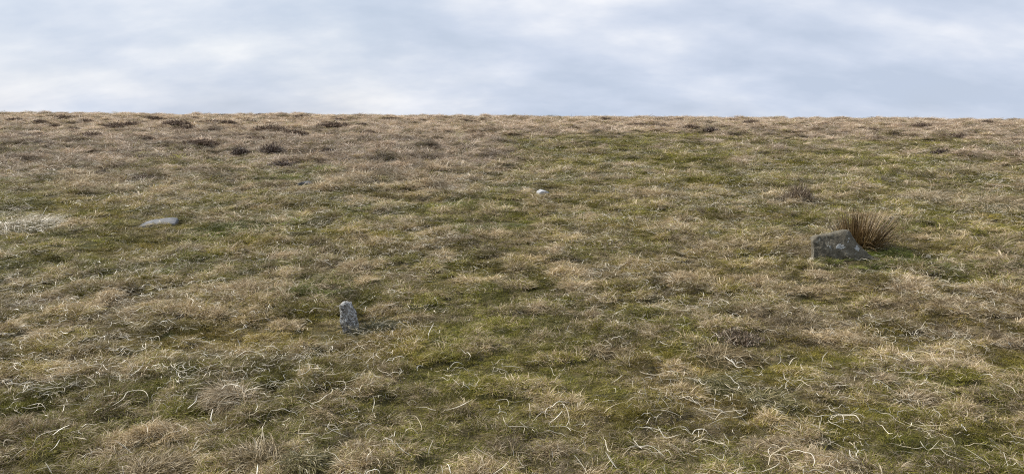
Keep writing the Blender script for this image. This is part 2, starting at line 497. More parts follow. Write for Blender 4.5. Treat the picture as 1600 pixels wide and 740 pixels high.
# ------------------------------------------------------------------ stones
def make_stone_mesh(name, front, back, depth, mat, voxel, rough=0.01, rscale=6.0, facets=0.0, seed=1, smooth_it=2, ridge=None):
    """prism between a front outline and a back outline (x, z), remeshed and weathered"""
    bm = bmesh.new()
    f = [bm.verts.new((x, -depth / 2, z)) for x, z in front]
    b = [bm.verts.new((x, depth / 2, z)) for x, z in back]
    n = len(f)
    bm.faces.new(list(reversed(b)))
    if ridge:      # the front breaks into facets around raised points
        c = bm.verts.new((ridge[0], -depth / 2 - ridge[2], ridge[1]))
        for i in range(n): bm.faces.new((f[i], f[(i + 1) % n], c))
    else:
        bm.faces.new(f)
    for i in range(n): bm.faces.new((f[i], b[i], b[(i + 1) % n], f[(i + 1) % n]))
    bmesh.ops.recalc_face_normals(bm, faces=bm.faces)
    bmesh.ops.triangulate(bm, faces=bm.faces)
    tmp = bpy.data.meshes.new('tmp'); bm.to_mesh(tmp); bm.free()
    o = bpy.data.objects.new('tmp', tmp); COL.objects.link(o)
    md = o.modifiers.new('r', 'REMESH'); md.mode = 'VOXEL'; md.voxel_size = voxel
    if smooth_it:
        sm = o.modifiers.new('s', 'SMOOTH'); sm.factor = 0.5; sm.iterations = smooth_it
    dg = bpy.context.evaluated_depsgraph_get()
    me = bpy.data.meshes.new_from_object(o.evaluated_get(dg))
    bpy.data.objects.remove(o); bpy.data.meshes.remove(tmp)
    me.name = name
    nv = len(me.vertices)
    co = np.zeros(nv * 3, np.float32); me.vertices.foreach_get('co', co); co = co.reshape(-1, 3)
    no = np.zeros(nv * 3, np.float32); me.vertices.foreach_get('normal', no); no = no.reshape(-1, 3)

    def n3(s, sd):
        return (fbm(co[:, 0] * s + co[:, 1] * s * 0.6, co[:, 2] * s - co[:, 1] * s * 0.8, sd, 3)
                + fbm(co[:, 1] * s + co[:, 2] * 0.5 * s, co[:, 0] * s * 0.7 + co[:, 2] * s * 0.4, sd + 5, 3)) * 0.5
    d = rough * n3(rscale, seed) + rough * 0.45 * n3(rscale * 3.3, seed + 9)
    if facets:   # layered cleavage: ledges running along the stone
        q = co[:, 0] * 40 * 0.5 + co[:, 1] * 30 + co[:, 2] * 6 + 1.2 * n3(rscale, seed + 3)
        d = d + facets * (np.abs((q / 2) % 2 - 1) - 0.5)
    co = co + no * d[:, None]
    me.vertices.foreach_set('co', co.astype(np.float32).ravel())
    me.polygons.foreach_set('use_smooth', np.ones(len(me.polygons), bool))
    me.materials.clear(); me.materials.append(mat)
    me.update()
    return me


def place_stone(name, px, py, mesh, label, rz=0.0, tilt=(0, 0), sink=0.0, ex=0.15, cat='stone', group=None):
    p = ground_at(px, py, 0.02)
    o = bpy.data.objects.new(name, mesh)
    o.location = (p[0], p[1], p[2] - sink)
    o.rotation_euler = (tilt[0], tilt[1], rz)
    link(o); tag(o, label, cat, group)
    EXCLUDE.append((p[0], p[1], ex))
    return o


# the small upright stone
S1 = 5.9 / F_PX
front = [(-8, -12), (-10, 3), (-14, 14), (-14.5, 27), (-13, 37), (-12, 44), (-8.5, 47.5), (-5, 50), (-1, 49), (3, 47), (6, 41), (9.5, 34), (10, 24), (13, 13), (14.5, 2), (14, -12)]
front = [(x * S1, z * S1) for x, z in front]
back = [(x * 0.88 + 0.006, z * 0.97 if z > 0 else z) for x, z in front]
m_up = make_stone_mesh('standing_stone', front, back, 0.085, M_STONE_GREY, 0.0034, 0.016, 20.0, 0.0115, 3, 0, ridge=(-0.018, 0.10, 0.035))
STANDING = place_stone('standing_stone', 547, 514, m_up, 'small upright pointed grey stone with pale lichen, left of centre', rz=0.10, tilt=(0.05, -0.03), sink=0.0, ex=0.09)

# the dark leaning stone with pale lichen on its face
S2 = 0.001463 * 0.97
fr = [(-190, -90), (-188, 40), (-192, 118), (-160, 142), (-95, 150), (-30, 158), (20, 176), (45, 172), (74, 136), (108, 96), (144, 60), (182, 26), (226, -8), (236, -90)]
bk = [(-165, -90), (-172, 60), (-178, 132), (-150, 156), (-85, 164), (-30, 176), (22, 186), (48, 178), (78, 140), (112, 100), (146, 62), (184, 26), (216, -10), (226, -90)]
m_dk = make_stone_mesh('leaning_stone', [(x * S2, z * S2) for x, z in fr], [(x * S2, z * S2) for x, z in bk], 0.21, M_STONE_DARK, 0.0070, 0.042, 5.5, 0.0, 21, 2, ridge=(0.03, 0.02, 0.05))
LEANING = place_stone('leaning_stone', 1309, 402, m_dk, 'dark wedge-shaped boulder with white lichen, in front of brown rushes', rz=-0.12, tilt=(-0.16, 0.0), sink=-0.03, ex=0.21)


def lichen_patch(stone, cx, cz, r, seed, squash=0.8):
    """a thin crust of lichen that follows the camera-side face of the stone"""
    bm = bmesh.new(); bm.from_mesh(stone.data)
    tree = BVHTree.FromBMesh(bm); bm.free()
    rng = np.random.default_rng(seed)
    ph = rng.uniform(0, 6.28, 4)
    nA = 30; rings = [0.0, 0.4, 0.75, 0.93, 1.0]
    V = []; ok = True
    for ri, q in enumerate(rings):
        for k in range(nA):
            a = 2 * math.pi * k / nA
            rad = r * q * (1 + 0.28 * math.sin(3 * a + ph[0]) + 0.20 * math.sin(5 * a + ph[1]) + 0.12 * math.sin(9 * a + ph[2]))
            hit = tree.ray_cast(Vector((cx + rad * math.cos(a), -1.0, cz + squash * rad * math.sin(a))), Vector((0, 1, 0)))
            if hit[0] is None: return
            V.append(hit[0] + hit[1] * (0.003 if q < 0.96 else -0.001))
    Fq = []
    for ri in range(len(rings) - 1):
        for k in range(nA):
            k2 = (k + 1) % nA
            Fq.append((ri * nA + k, ri * nA + k2, (ri + 1) * nA + k2, (ri + 1) * nA + k))
    me = mesh_from('lichen_patch', np.array([list(v) for v in V]), Fq, M_LICHEN)
    link(bpy.data.objects.new('lichen_patch', me), stone)


lrng = np.random.default_rng(8)
for cx, cz, sx, sz, num in ((-0.020, 0.108, 0.030, 0.020, 11), (0.150, 0.085, 0.016, 0.022, 7), (0.06, 0.17, 0.03, 0.02, 3), (-0.12, 0.09, 0.05, 0.03, 3)):
    for k in range(num):
        lichen_patch(LEANING, cx + lrng.normal(0, sx * 0.6), cz + lrng.normal(0, sz * 0.6), lrng.uniform(0.008, 0.019) * (1 if num > 4 else 0.5), int(lrng.integers(1, 9999)), lrng.uniform(0.6, 1.1))

# the flat slab, sunk in the turf
sl = [(-0.25, -0.12), (-0.26, -0.005), (-0.14, 0.012), (0.02, 0.024), (0.17, 0.026), (0.24, 0.006), (0.27, -0.12)]
slb = [(-0.17, -0.12), (-0.19, 0.012), (-0.08, 0.036), (0.06, 0.058), (0.18, 0.062), (0.25, 0.035), (0.27, -0.12)]
m_sl = make_stone_mesh('flat_slab', [(x * 0.92, z) for x, z in sl], [(x * 0.92, z * 0.85) for x, z in slb], 0.34, M_STONE_SLAB, 0.011, 0.014, 6.0, 0.0, 33, 2)
place_stone('flat_slab', 247, 347, m_sl, 'flat grey slab sunk in the turf at the left', rz=0.28, tilt=(0.03, -0.03), sink=-0.002, ex=0.22)

# the pale stone near the middle
pl = [(-0.085, -0.06), (-0.095, 0.005), (-0.055, 0.030), (0.01, 0.042), (0.07, 0.030), (0.10, 0.0), (0.09, -0.06)]
m_pl = make_stone_mesh('pale_stone', pl, [(x * 0.85, z * 1.25) for x, z in pl], 0.20, M_STONE_PALE, 0.009, 0.012, 9.0, 0.0, 41, 1)
place_stone('pale_stone', 847, 303, m_pl, 'small white stone lying in the turf near the middle', rz=0.3, sink=-0.035, ex=0.11)
sd_ = [(-0.11, -0.06), (-0.115, 0.015), (-0.03, 0.05), (0.06, 0.04), (0.115, 0.01), (0.11, -0.06)]
m_sd = make_stone_mesh('sunken_stone', sd_, [(x * 0.8, z * 1.1) for x, z in sd_], 0.22, M_STONE_SMALL, 0.010, 0.012, 9.0, 0.0, 51, 1)
place_stone('sunken_stone', 478, 289, m_sd, 'low dark grey stone by bright green grass patches', rz=-0.2, sink=-0.03, ex=0.10)
m_bl = make_stone_mesh('half_buried_stone', [(x * 0.5, z * 0.8) for x, z in pl], [(x * 0.4, z * 0.9) for x, z in pl], 0.10, M_STONE_SLAB, 0.008, 0.01, 12.0, 0.0, 57, 1)
place_stone('half_buried_stone', 748, 267, m_bl, 'tiny blue-grey stone at the edge of the tan tussocks, beyond the white stone', rz=0.6, sink=-0.03, ex=0.07)


# ------------------------------------------------------------------ rushes
def rush_stems(n, rng, R, L, spread, lean, width, seg=5, bend=0.12):
    rad = R * np.sqrt(rng.random(n)); th = rng.uniform(0, 2 * math.pi, n)
    root = np.stack([rad * np.cos(th), rad * np.sin(th), np.full(n, -0.03)], -1)
    # each stem leans outwards from the heart of the clump, the whole clump a little to one side
    vx = np.cos(th) * rad / R * spread + lean + rng.normal(0, 0.16, n); vy = np.sin(th) * rad / R * spread + rng.normal(0, 0.16, n)
    az = np.arctan2(vy, vx)
    tilt = np.clip(np.hypot(vx, vy), 0.0, 1.2)
    a0 = math.pi / 2 - tilt * 0.9
    a1 = a0 - np.abs(rng.normal(0, bend, n)) - np.where(rng.random(n) < 0.07, 1.6, 0.0)
    return dict(root=root, az=az, L=L * (0.35 + 0.65 * rng.random(n) ** 0.8), a0=a0, a1=a1, width=width * rng.uniform(0.6, 1.3, n), seg=seg)


def rush_clump(px, py, label, n=760, R=0.16, L=0.55, seed=5, lean=0.18, off=(0, 0), tall=9, sink=0.0):
    p = ground_at(px, py)
    p = np.array([p[0] + off[0], p[1] + off[1], 0]); p[2] = float(height(p[0], p[1]))
    e = bpy.data.objects.new('rush_clump', None); e.location = p; e.empty_display_size = 0.1
    link(e); tag(e, label, 'rushes')
    rng = np.random.default_rng(seed)
    me = blade_mesh('stem_mass', M_RUSH, rng, **rush_stems(n, rng, R, L, 0.66, lean, 0.0074, 5, 0.06))
    tag(link(bpy.data.objects.new('stem_mass', me), e), kind='stuff')
    me = blade_mesh('dead_stem_litter', M_TUSSOCK_PALE, rng, **rush_stems(160, rng, R * 1.2, L * 0.55, 1.2, lean * 0.6, 0.004, 5, 0.9))
    tag(link(bpy.data.objects.new('dead_stem_litter', me), e), kind='stuff')
    for k in range(tall):
        me = blade_mesh('tall_stem', M_RUSH_PALE, rng, **rush_stems(1, rng, R * 0.7, L * rng.uniform(1.2, 1.6), 0.22, lean * 0.35, 0.005, 7))
        link(bpy.data.objects.new('tall_stem', me), e)
    EXCLUDE.append((p[0], p[1], R * 0.6))
    return e


rush_clump(1347, 394, 'brown rush clump fanning up behind the dark wedge-shaped boulder', off=(0.0, 0.10))


def horizon_rush(px, py, label, n, L, seed):
    p = ground_at(px, py)
    e = bpy.data.objects.new('skyline_rush', None); e.location = p; e.empty_display_size = 0.1
    link(e); tag(e, label, 'rushes')
    rng = np.random.default_rng(seed)
    for k in range(n):
        me = blade_mesh('stem', M_RUSH, rng, **rush_stems(1, rng, 0.45, L * rng.uniform(0.8, 1.3), 0.10, 0.0, 0.011, 4))
        link(bpy.data.objects.new('stem', me), e)


horizon_rush(897, 184, 'sparse dark rush stalks standing up on the skyline right of centre', 16, 0.42, 3)
horizon_rush(996, 185, 'few faint rush stalks on the skyline, further right than the main tuft', 7, 0.36, 4)


# ------------------------------------------------------------------ tussocks and heather
def tussock_mesh(name, mat, rng, R, H, n, comb=None, spread=0.8, width=0.0030, dome=0.45):
    rad = R * np.sqrt(rng.random(n)); th = rng.uniform(0, 2 * math.pi, n)
    q = rad / R
    root = np.stack([rad * np.cos(th), rad * np.sin(th), dome * H * (1 - q * q) - 0.01], -1)
    vx = np.cos(th) * q + rng.normal(0, spread * 0.5, n); vy = np.sin(th) * q + rng.normal(0, spread * 0.5, n)
    if comb is not None: vx = vx + comb[0]; vy = vy + comb[1]
    az = np.arctan2(vy, vx)
    a0 = rng.uniform(0.35, 1.25, n) - 0.35 * q
    a1 = a0 - rng.uniform(0.7, 2.1, n)
    L = H * rng.uniform(0.5, 1.5, n)
    return blade_mesh(name, mat, rng, root=root, az=az, L=L, a0=a0, a1=a1, width=width * rng.uniform(0.6, 1.4, n), seg=5, curl=rng.normal(0, 0.5, n), zmin=-0.02)


def tussock(px, py, wpx, hpx, label, mat=None, n=650, comb=(0.5, 0.1), seed=1, name='grass_tussock', group=None, lit=1.0, cat='tussock', dome=0.45):
    p = ground_at(px, py, 0.0)
    dist = math.hypot(p[0], p[1])
    R = wpx / F_PX * dist * 0.45; H = hpx / F_PX * dist * 0.88
    rng = np.random.default_rng(seed * 101 + 7)
    me = tussock_mesh(name, mat or M_TUSSOCK, rng, R, H, n, comb, width=0.0024 * max(1, dist / 9))
    o = bpy.data.objects.new(name, me); o.location = p
    link(o); tag(o, label, cat, group)
    EXCLUDE.append((p[0], p[1], R * 0.85))
    return o


GT = 'distinct grass tussocks on the moor'
T = [
    (395, 722, 130, 36, 'large shaggy brown grass tussock at the bottom edge, left of centre', M_TUSSOCK, 1500, (-0.5, 0.5)),
    (255, 738, 110, 32, 'brown grass tussock cut by the bottom edge, leftmost of the shaggy ones', M_TUSSOCK, 1200, (0.5, 0.5)),
    (475, 724, 76, 30, 'dark grey-green tussock just right of the largest brown one', M_TUSSOCK_GREEN, 900, (0.3, -0.3)),
    (1125, 564, 110, 36, 'reddish brown tussock below the tangle of woody stalks', M_TUSSOCK, 1000, (0.6, 0.1)),
    (1118, 606, 110, 36, 'low grey-green tussock in front of the reddish brown one', M_TUSSOCK_GREEN, 900, (0.5, -0.5)),
    (1200, 634, 110, 34, 'rounded silvery green tussock at the lower right of centre', M_TUSSOCK_GREEN, 1100, (0.7, -0.2)),
    (930, 556, 66, 28, 'small brown tussock below the yellow mossy mound', M_TUSSOCK, 600, (0.2, 0.1)),
    (362, 626, 70, 40, 'domed pale tussock combed over with dead stalks, lower left', M_TUSSOCK_PALE, 800, (-0.6, 0.1)),
    (872, 506, 90, 18, 'low yellow-green mossy mound near the picture centre', M_MOSS, 900, (0.2, 0.0)),
    (1428, 628, 70, 26, 'pale dome of matted dead grass at the lower right', M_TUSSOCK_PALE, 700, (0.6, 0.0)),
    (1054, 309, 36, 15, 'rounded brown tussock in the middle distance, right of centre', M_TUSSOCK, 500, (0.2, 0.0)),
    (967, 280, 34, 10, 'low tan tussock beyond the rounded brown one', M_TUSSOCK_PALE, 400, (0.2, 0.0)),
    (1448, 314, 90, 24, 'broad tan tussock on the right, beyond the rushes', M_TUSSOCK_PALE, 900, (0.4, 0.0)),
    (1556, 322, 90, 28, 'broad tan tussock at the right edge of the picture', M_TUSSOCK_PALE, 900, (0.4, 0.0)),
    (48, 354, 110, 24, 'bleached flattened tussock at the left edge, beside the slab', M_STRAW, 1000, (0.7, 0.1)),
    (292, 394, 66, 22, 'brown tussock between the slab and the upright stone', M_TUSSOCK, 600, (0.3, 0.1)),
    (500, 449, 40, 12, 'pale straw tuft by green grass behind the upright stone', M_TUSSOCK_PALE, 350, (0.6, 0.1)),
    (588, 520, 70, 34, 'dark green tuft with cast shadow in its colour, at the right foot of the upright stone', M_TUFT_SHADOWED, 800, (0.5, 0.0)),
    (35, 298, 40, 14, 'tan tussock at the left edge, farther off than the bleached one', M_TUSSOCK, 400, (0.3, 0.0)),
    (1520, 268, 100, 18, 'wide tan tussock far right below the skyline', M_TUSSOCK_PALE, 700, (0.3, 0.0)),
]
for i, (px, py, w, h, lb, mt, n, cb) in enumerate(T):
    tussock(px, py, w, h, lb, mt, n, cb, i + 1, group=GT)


def heather_mesh(name, mat, rng, R, H, n, width):
    """woody twigs rising from the middle, tipped with short shoots that fill a low uneven dome"""
    n1 = n // 4; n2 = n - n1
    th = rng.uniform(0, 2 * math.pi, n); q = rng.random(n) ** 0.5
    lump = 0.72 + 0.28 * np.sin(3 * th + rng.uniform(0, 6)) * np.sin(2 * th + rng.uniform(0, 6)) + rng.normal(0, 0.10, n)
    top = H * lump * np.sqrt(np.clip(1 - 0.85 * q * q, 0, 1))
    root = np.stack([R * q * np.cos(th), R * q * np.sin(th), top * rng.uniform(0.25, 0.85, n)], -1)
    root[:n1] *= np.array([0.35, 0.35, 0.0]); root[:n1, 2] = -0.02
    L = np.concatenate([H * rng.uniform(0.5, 0.95, n1), H * rng.uniform(0.14, 0.34, n2)])
    a0 = np.concatenate([rng.uniform(0.4, 1.45, n1), rng.uniform(-0.1, 1.4, n2)])
    a1 = a0 + rng.normal(0, 0.5, n)
    az = np.concatenate([th[:n1] + rng.normal(0, 0.4, n1), rng.uniform(0, 6.283, n2)])
    return blade_mesh(name, mat, rng, root=root, az=az, L=L, a0=a0, a1=a1, width=width * rng.uniform(0.6, 1.5, n), seg=3, zmin=-0.05)


HG = 'dark heather clumps on the moor'


def heather(px, py, w, h, label, mat=None, n=420, seed=1, name='heather_clump', me=None):
    p = ground_at(px, py, 0.0)
    dist = math.hypot(p[0], p[1])
    R = w / F_PX * dist * 0.5; H = h / F_PX * dist * 1.25
    rng = np.random.default_rng(seed * 37 + 3)
    me = heather_mesh(name, mat or M_HEATHER, rng, R, H, n, 0.006 * max(1, dist / 12))
    o = bpy.data.objects.new(name, me); o.location = p
    link(o); tag(o, label, 'heather', HG)
    EXCLUDE.append((p[0], p[1], R * 0.8))


HL = [
    (375, 243, 26, 13, 'compact dark brown heather clump, left one of the pair on the left slope', M_HEATHER),
    (426, 242, 42, 19, 'wide spiky dark heather clump, right one of the pair on the left slope', M_HEATHER),
    (222, 284, 44, 12, 'thin grey-brown heather patch beyond the flat slab', M_HEATHER_GREY),
    (1245, 316, 42, 28, 'bristly grey-brown heather clump up and left of the rush clump', M_HEATHER_GREY),
    (1470, 243, 26, 10, 'dark heather clump on the right slope below the skyline', M_HEATHER),
    (512, 240, 24, 8, 'brown heather clump among tan grass, right of the spiky pair', M_HEATHER),
    (1155, 532, 78, 15, 'tangle of woody brown stalks among straws, lower right of centre', M_HEATHER_GREY),
    (160, 275, 22, 9, 'small dark heather clump left of the thin grey-brown patch', M_HEATHER),
    (1112, 206, 26, 7, 'dark heather clump at the top of the green slope, right of centre', M_HEATHER),
    (668, 252, 36, 9, 'grey heather on the edge of the tan tussocks, left of centre', M_HEATHER_GREY),
    (440, 262, 44, 10, 'low dark heather strip just above the bright green grass', M_HEATHER),
]
for i, (px, py, w, h, lb, mt) in enumerate(HL): heather(px, py, w, h, lb, mt, 800, i + 1)

frng = np.random.default_rng(77)
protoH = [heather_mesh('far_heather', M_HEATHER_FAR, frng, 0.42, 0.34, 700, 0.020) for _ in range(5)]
far_px = [(22, 191), (62, 192), (98, 188), (131, 193), (163, 193), (205, 198), (240, 188), (268, 194), (275, 196), (300, 187), (330, 193), (356, 195),
          (386, 192), (404, 182), (430, 200), (452, 190), (490, 197), (470, 185), (520, 199), (527, 188), (566, 195), (556, 190), (610, 187), (640, 199),
          (700, 196), (760, 188), (730, 189), (940, 189), (1000, 196), (1030, 200), (1060, 188), (1080, 201), (1150, 188), (1173, 194), (1285, 195),
          (1315, 199), (1365, 206), (1397, 188), (1440, 200), (1490, 216), (1540, 193), (1560, 190), (85, 198), (180, 200), (115, 204), (330, 205),
          (457, 212), (420, 205), (395, 221), (290, 203), (575, 210), (520, 216), (140, 216), (60, 214), (230, 220), (310, 228)]
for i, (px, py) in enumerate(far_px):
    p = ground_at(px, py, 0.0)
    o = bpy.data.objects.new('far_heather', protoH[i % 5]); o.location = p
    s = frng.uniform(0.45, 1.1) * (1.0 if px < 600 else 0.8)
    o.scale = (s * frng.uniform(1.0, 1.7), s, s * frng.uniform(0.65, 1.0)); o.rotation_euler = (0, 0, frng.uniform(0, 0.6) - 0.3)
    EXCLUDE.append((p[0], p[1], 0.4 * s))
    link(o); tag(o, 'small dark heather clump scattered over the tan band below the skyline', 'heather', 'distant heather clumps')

# ------------------------------------------------------------------ turf: clumps of real blades
PROTO = bpy.data.collections.new('turf_clumps')
prng = np.random.default_rng(5)


def add_proto(coll, name, me):
    coll.objects.link(bpy.data.objects.new(name, me))


N_A, N_B, N_C = 7, 7, 5
for k in range(N_A):        # short mossy turf
    n = 95
    rad = 0.072 * np.sqrt(prng.random(n)); th = prng.uniform(0, 6.283, n)
    root = np.stack([rad * np.cos(th), rad * np.sin(th), np.full(n, -0.006)], -1)
    a0 = prng.uniform(0.35, 1.4, n)
    add_proto(PROTO, 'clump_%02d' % k, blade_mesh('turf_clump', M_GRASS, prng, root=root, az=prng.uniform(0, 6.283, n), L=prng.uniform(0.02, 0.052, n), a0=a0,
              a1=a0 - prng.uniform(0.2, 1.5, n), width=prng.uniform(0.0022, 0.0042, n), seg=3, curl=prng.normal(0, 0.7, n)))
for k in range(N_B):        # longer dead blades combed over
    n = 80
    rad = 0.078 * np.sqrt(prng.random(n)); th = prng.uniform(0, 6.283, n)
    root = np.stack([rad * np.cos(th), rad * np.sin(th), np.full(n, -0.006)], -1)
    a0 = prng.uniform(0.10, 0.95, n)
    add_proto(PROTO, 'clump_%02d' % (N_A + k), blade_mesh('dead_mat', M_GRASS, prng, root=root, az=prng.normal(0, 0.75, n), L=prng.uniform(0.035, 0.10, n), a0=a0,
              a1=a0 - prng.uniform(0.8, 2.0, n), width=prng.uniform(0.0018, 0.0034, n), seg=4, curl=prng.normal(0, 0.8, n)))
for k in range(N_C):        # tussocky tufts
    n = 110
    rad = 0.075 * np.sqrt(prng.random(n)); th = prng.uniform(0, 6.283, n); q = rad / 0.075
    root = np.stack([rad * np.cos(th), rad * np.sin(th), 0.035 * (1 - q * q) - 0.008], -1)
    az = np.arctan2(np.sin(th) * q + prng.normal(0, 0.5, n), np.cos(th) * q + 0.45 + prng.normal(0, 0.5, n))
    a0 = prng.uniform(0.3, 1.25, n) - 0.3 * q
    add_proto(PROTO, 'clump_%02d' % (N_A + N_B + k), blade_mesh('tuft', M_GRASS, prng, root=root, az=az, L=prng.uniform(0.05, 0.115, n), a0=a0,
              a1=a0 - prng.uniform(0.6, 1.9, n), width=prng.uniform(0.0018, 0.0034, n), seg=4, curl=prng.normal(0, 0.5, n)))


def scatter_object(name, P, rot, scl, idx, coll, extra, mats):
    me = bpy.data.meshes.new(name)
    n = len(P)
    me.vertices.add(n); me.vertices.foreach_set('co', np.asarray(P, np.float32).ravel())
    a = me.attributes.new('rot', 'FLOAT_VECTOR', 'POINT'); a.data.foreach_set('vector', np.asarray(rot, np.float32).ravel())
    a = me.attributes.new('scl', 'FLOAT_VECTOR', 'POINT'); a.data.foreach_set('vector', np.asarray(scl, np.float32).ravel())
    a = me.attributes.new('idx', 'INT', 'POINT'); a.data.foreach_set('value', np.asarray(idx, np.int32))
    for k, v in extra.items():
        a = me.attributes.new(k, 'FLOAT', 'POINT'); a.data.foreach_set('value', np.asarray(v, np.float32))
    me.materials.append(mats)
    o = bpy.data.objects.new(name, me); link(o)
    ng = bpy.data.node_groups.new(name, 'GeometryNodeTree')
    ng.interface.new_socket('Geometry', in_out='INPUT', socket_type='NodeSocketGeometry')
    ng.interface.new_socket('Geometry', in_out='OUTPUT', socket_type='NodeSocketGeometry')
    gi = ng.nodes.new('NodeGroupInput'); go = ng.nodes.new('NodeGroupOutput')
    ci = ng.nodes.new('GeometryNodeCollectionInfo')
    ci.inputs['Collection'].default_value = coll
    ci.inputs['Separate Children'].default_value = True
    ci.inputs['Reset Children'].default_value = True
    ip = ng.nodes.new('GeometryNodeInstanceOnPoints')
    ip.inputs['Pick Instance'].default_value = True

    def named(nm, t):
        q = ng.nodes.new('GeometryNodeInputNamedAttribute'); q.data_type = t
        q.inputs['Name'].default_value = nm
        return q.outputs['Attribute']
    e2r = ng.nodes.new('FunctionNodeEulerToRotation')
    ng.links.new(named('rot', 'FLOAT_VECTOR'), e2r.inputs[0])
    ng.links.new(gi.outputs[0], ip.inputs['Points'])
    ng.links.new(ci.outputs[0], ip.inputs['Instance'])
    ng.links.new(named('idx', 'INT'), ip.inputs['Instance Index'])
    ng.links.new(e2r.outputs[0], ip.inputs['Rotation'])
    ng.links.new(named('scl', 'FLOAT_VECTOR'), ip.inputs['Scale'])
    ng.links.new(ip.outputs[0], go.inputs[0])
    md = o.modifiers.new('scatter', 'NODES'); md.node_group = ng
    return o


def wedge_points(rmin, rmax, half, dens, rng):
    """points with density dens(r) per m2 in a wedge in front of the camera stand"""
    rr = np.linspace(rmin, rmax, 400)
    w = dens(rr) * rr
    cdf = np.concatenate([[0], np.cumsum((w[1:] + w[:-1]) / 2 * np.diff(rr))])
    n = int(cdf[-1] * 2 * half)
    r = np.interp(rng.random(n) * cdf[-1], cdf, rr)
    a = rng.uniform(-half, half, n)
    return r * np.sin(a), r * np.cos(a), r


srng = np.random.default_rng(23)
sfun = lambda r: np.clip(r / 7.5, 0.64, 3.4)
x, y, r = wedge_points(1.8, 74, math.radians(43), lambda r: 300.0 / sfun(r) ** 2, srng)
keep = y < 66
for ex, ey, er in EXCLUDE: keep &= (np.hypot(x - ex, y - ey) > er)
x, y, r = x[keep], y[keep], r[keep]
n = len(x)
d = dryness(x, y)
s = sfun(r)
ms, ts, mb, tb = relief(x, y)
d = np.clip(d + (ts - 0.5) * 0.60 * (ms > 0.05) + (tb - 0.5) * 0.25 * (mb > 0.05) + 0.12 * mb - 0.10 * (1 - ms) * (1 - mb), 0.02, 0.98)
u = srng.random(n)
# kind: mossy turf where green, combed dead grass and tufts on the hummocks
idx = np.where(u < 0.86 - 0.62 * d - 0.15 * ms, srng.integers(0, N_A, n),
               np.where(srng.random(n) < 0.80 - 0.5 * ms - 0.4 * mb, srng.integers(N_A, N_A + N_B, n), srng.integers(N_A + N_B, N_A + N_B + N_C, n)))
isA = idx < N_A
comb = 0.35 * np.sign(-x) * smooth(0, 2.5, np.abs(x)) + 1.3 * fbm(x / 2.5, y / 2.5, 81, 2)
comb = np.where(srng.random(n) < 0.5, comb, comb + math.pi)
rz = np.where(isA, srng.uniform(0, 6.283, n), comb + srng.normal(0, 0.55, n))
rot = np.stack([srng.normal(0, 0.12, n), srng.normal(0, 0.12, n), rz], -1)
hs = srng.uniform(0.75, 1.25, n) * (0.48 + 0.50 * ms + 0.35 * mb) * (1 - 0.25 * smooth(20, 40, r))
near_st = np.ones(n)
for ex, ey, er in EXCLUDE[:6]:
    near_st = np.minimum(near_st, 0.30 + 0.70 * smooth(er, er + 0.40, np.hypot(x - ex, y - ey)))
sj = srng.uniform(0.65, 1.15, n)
scl = np.stack([s * sj, s * sj * srng.uniform(0.85, 1.15, n), s ** 0.60 * hs * near_st * (0.9 + 0.3 * d)], -1)
dd = np.clip(0.03 + 0.95 * d + srng.normal(0, 0.13, n) + np.where(isA, -0.10, 0.10) * (1 - 0.8 * smooth(25, 36, y)), 0.0, 1.0)
moss = np.clip(0.34 + 1.1 * fbm(x / 1.1, y / 1.1, 101, 3) + srng.normal(0, 0.12, n), 0, 1) * (1 - 0.6 * smooth(9, 18, r))
lush = np.clip((fbm(x / 1.7, y / 1.7, 111, 3) - 0.36) * 3.0, 0, 0.75)
for (gx, gy, gw) in ((475, 272, 0.75), (440, 281, 0.5), (755, 318, 0.6), (508, 437, 0.22), (1402, 358, 0.22), (1345, 412, 0.5), (1410, 404, 0.6), (1390, 395, 0.35), (285, 415, 0.3), (1100, 715, 0.16), (20, 240, 0.8)):
    g = ground_at(gx, gy)
    q = np.exp(-(((x - g[0]) / gw) ** 2 + ((y - g[1]) / (gw * 1.2)) ** 2))
    q = np.clip(q * (0.75 + 0.9 * fbm(x / 0.4, y / 0.4, 141, 2)), 0, 0.8)
    lush = np.maximum(lush, q); dd = dd * (1 - 0.8 * q)
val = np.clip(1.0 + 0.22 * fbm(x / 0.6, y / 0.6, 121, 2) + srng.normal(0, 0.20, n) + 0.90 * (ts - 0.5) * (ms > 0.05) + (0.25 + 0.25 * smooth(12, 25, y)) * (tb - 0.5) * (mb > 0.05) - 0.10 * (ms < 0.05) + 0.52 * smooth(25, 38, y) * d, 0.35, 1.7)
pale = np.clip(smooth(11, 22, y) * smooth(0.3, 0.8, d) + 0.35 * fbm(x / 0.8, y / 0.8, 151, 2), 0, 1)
P = np.stack([x, y, height(x, y)], -1)
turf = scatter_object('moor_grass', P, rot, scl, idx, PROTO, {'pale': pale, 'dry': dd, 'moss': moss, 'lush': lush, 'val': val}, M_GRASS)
tag(turf, 'matted tan and olive moor grass covering the ground', 'grass', kind='stuff')

# ------------------------------------------------------------------ bleached straws
SPROTO = bpy.data.collections.new('straw_pieces')
N_S = 26


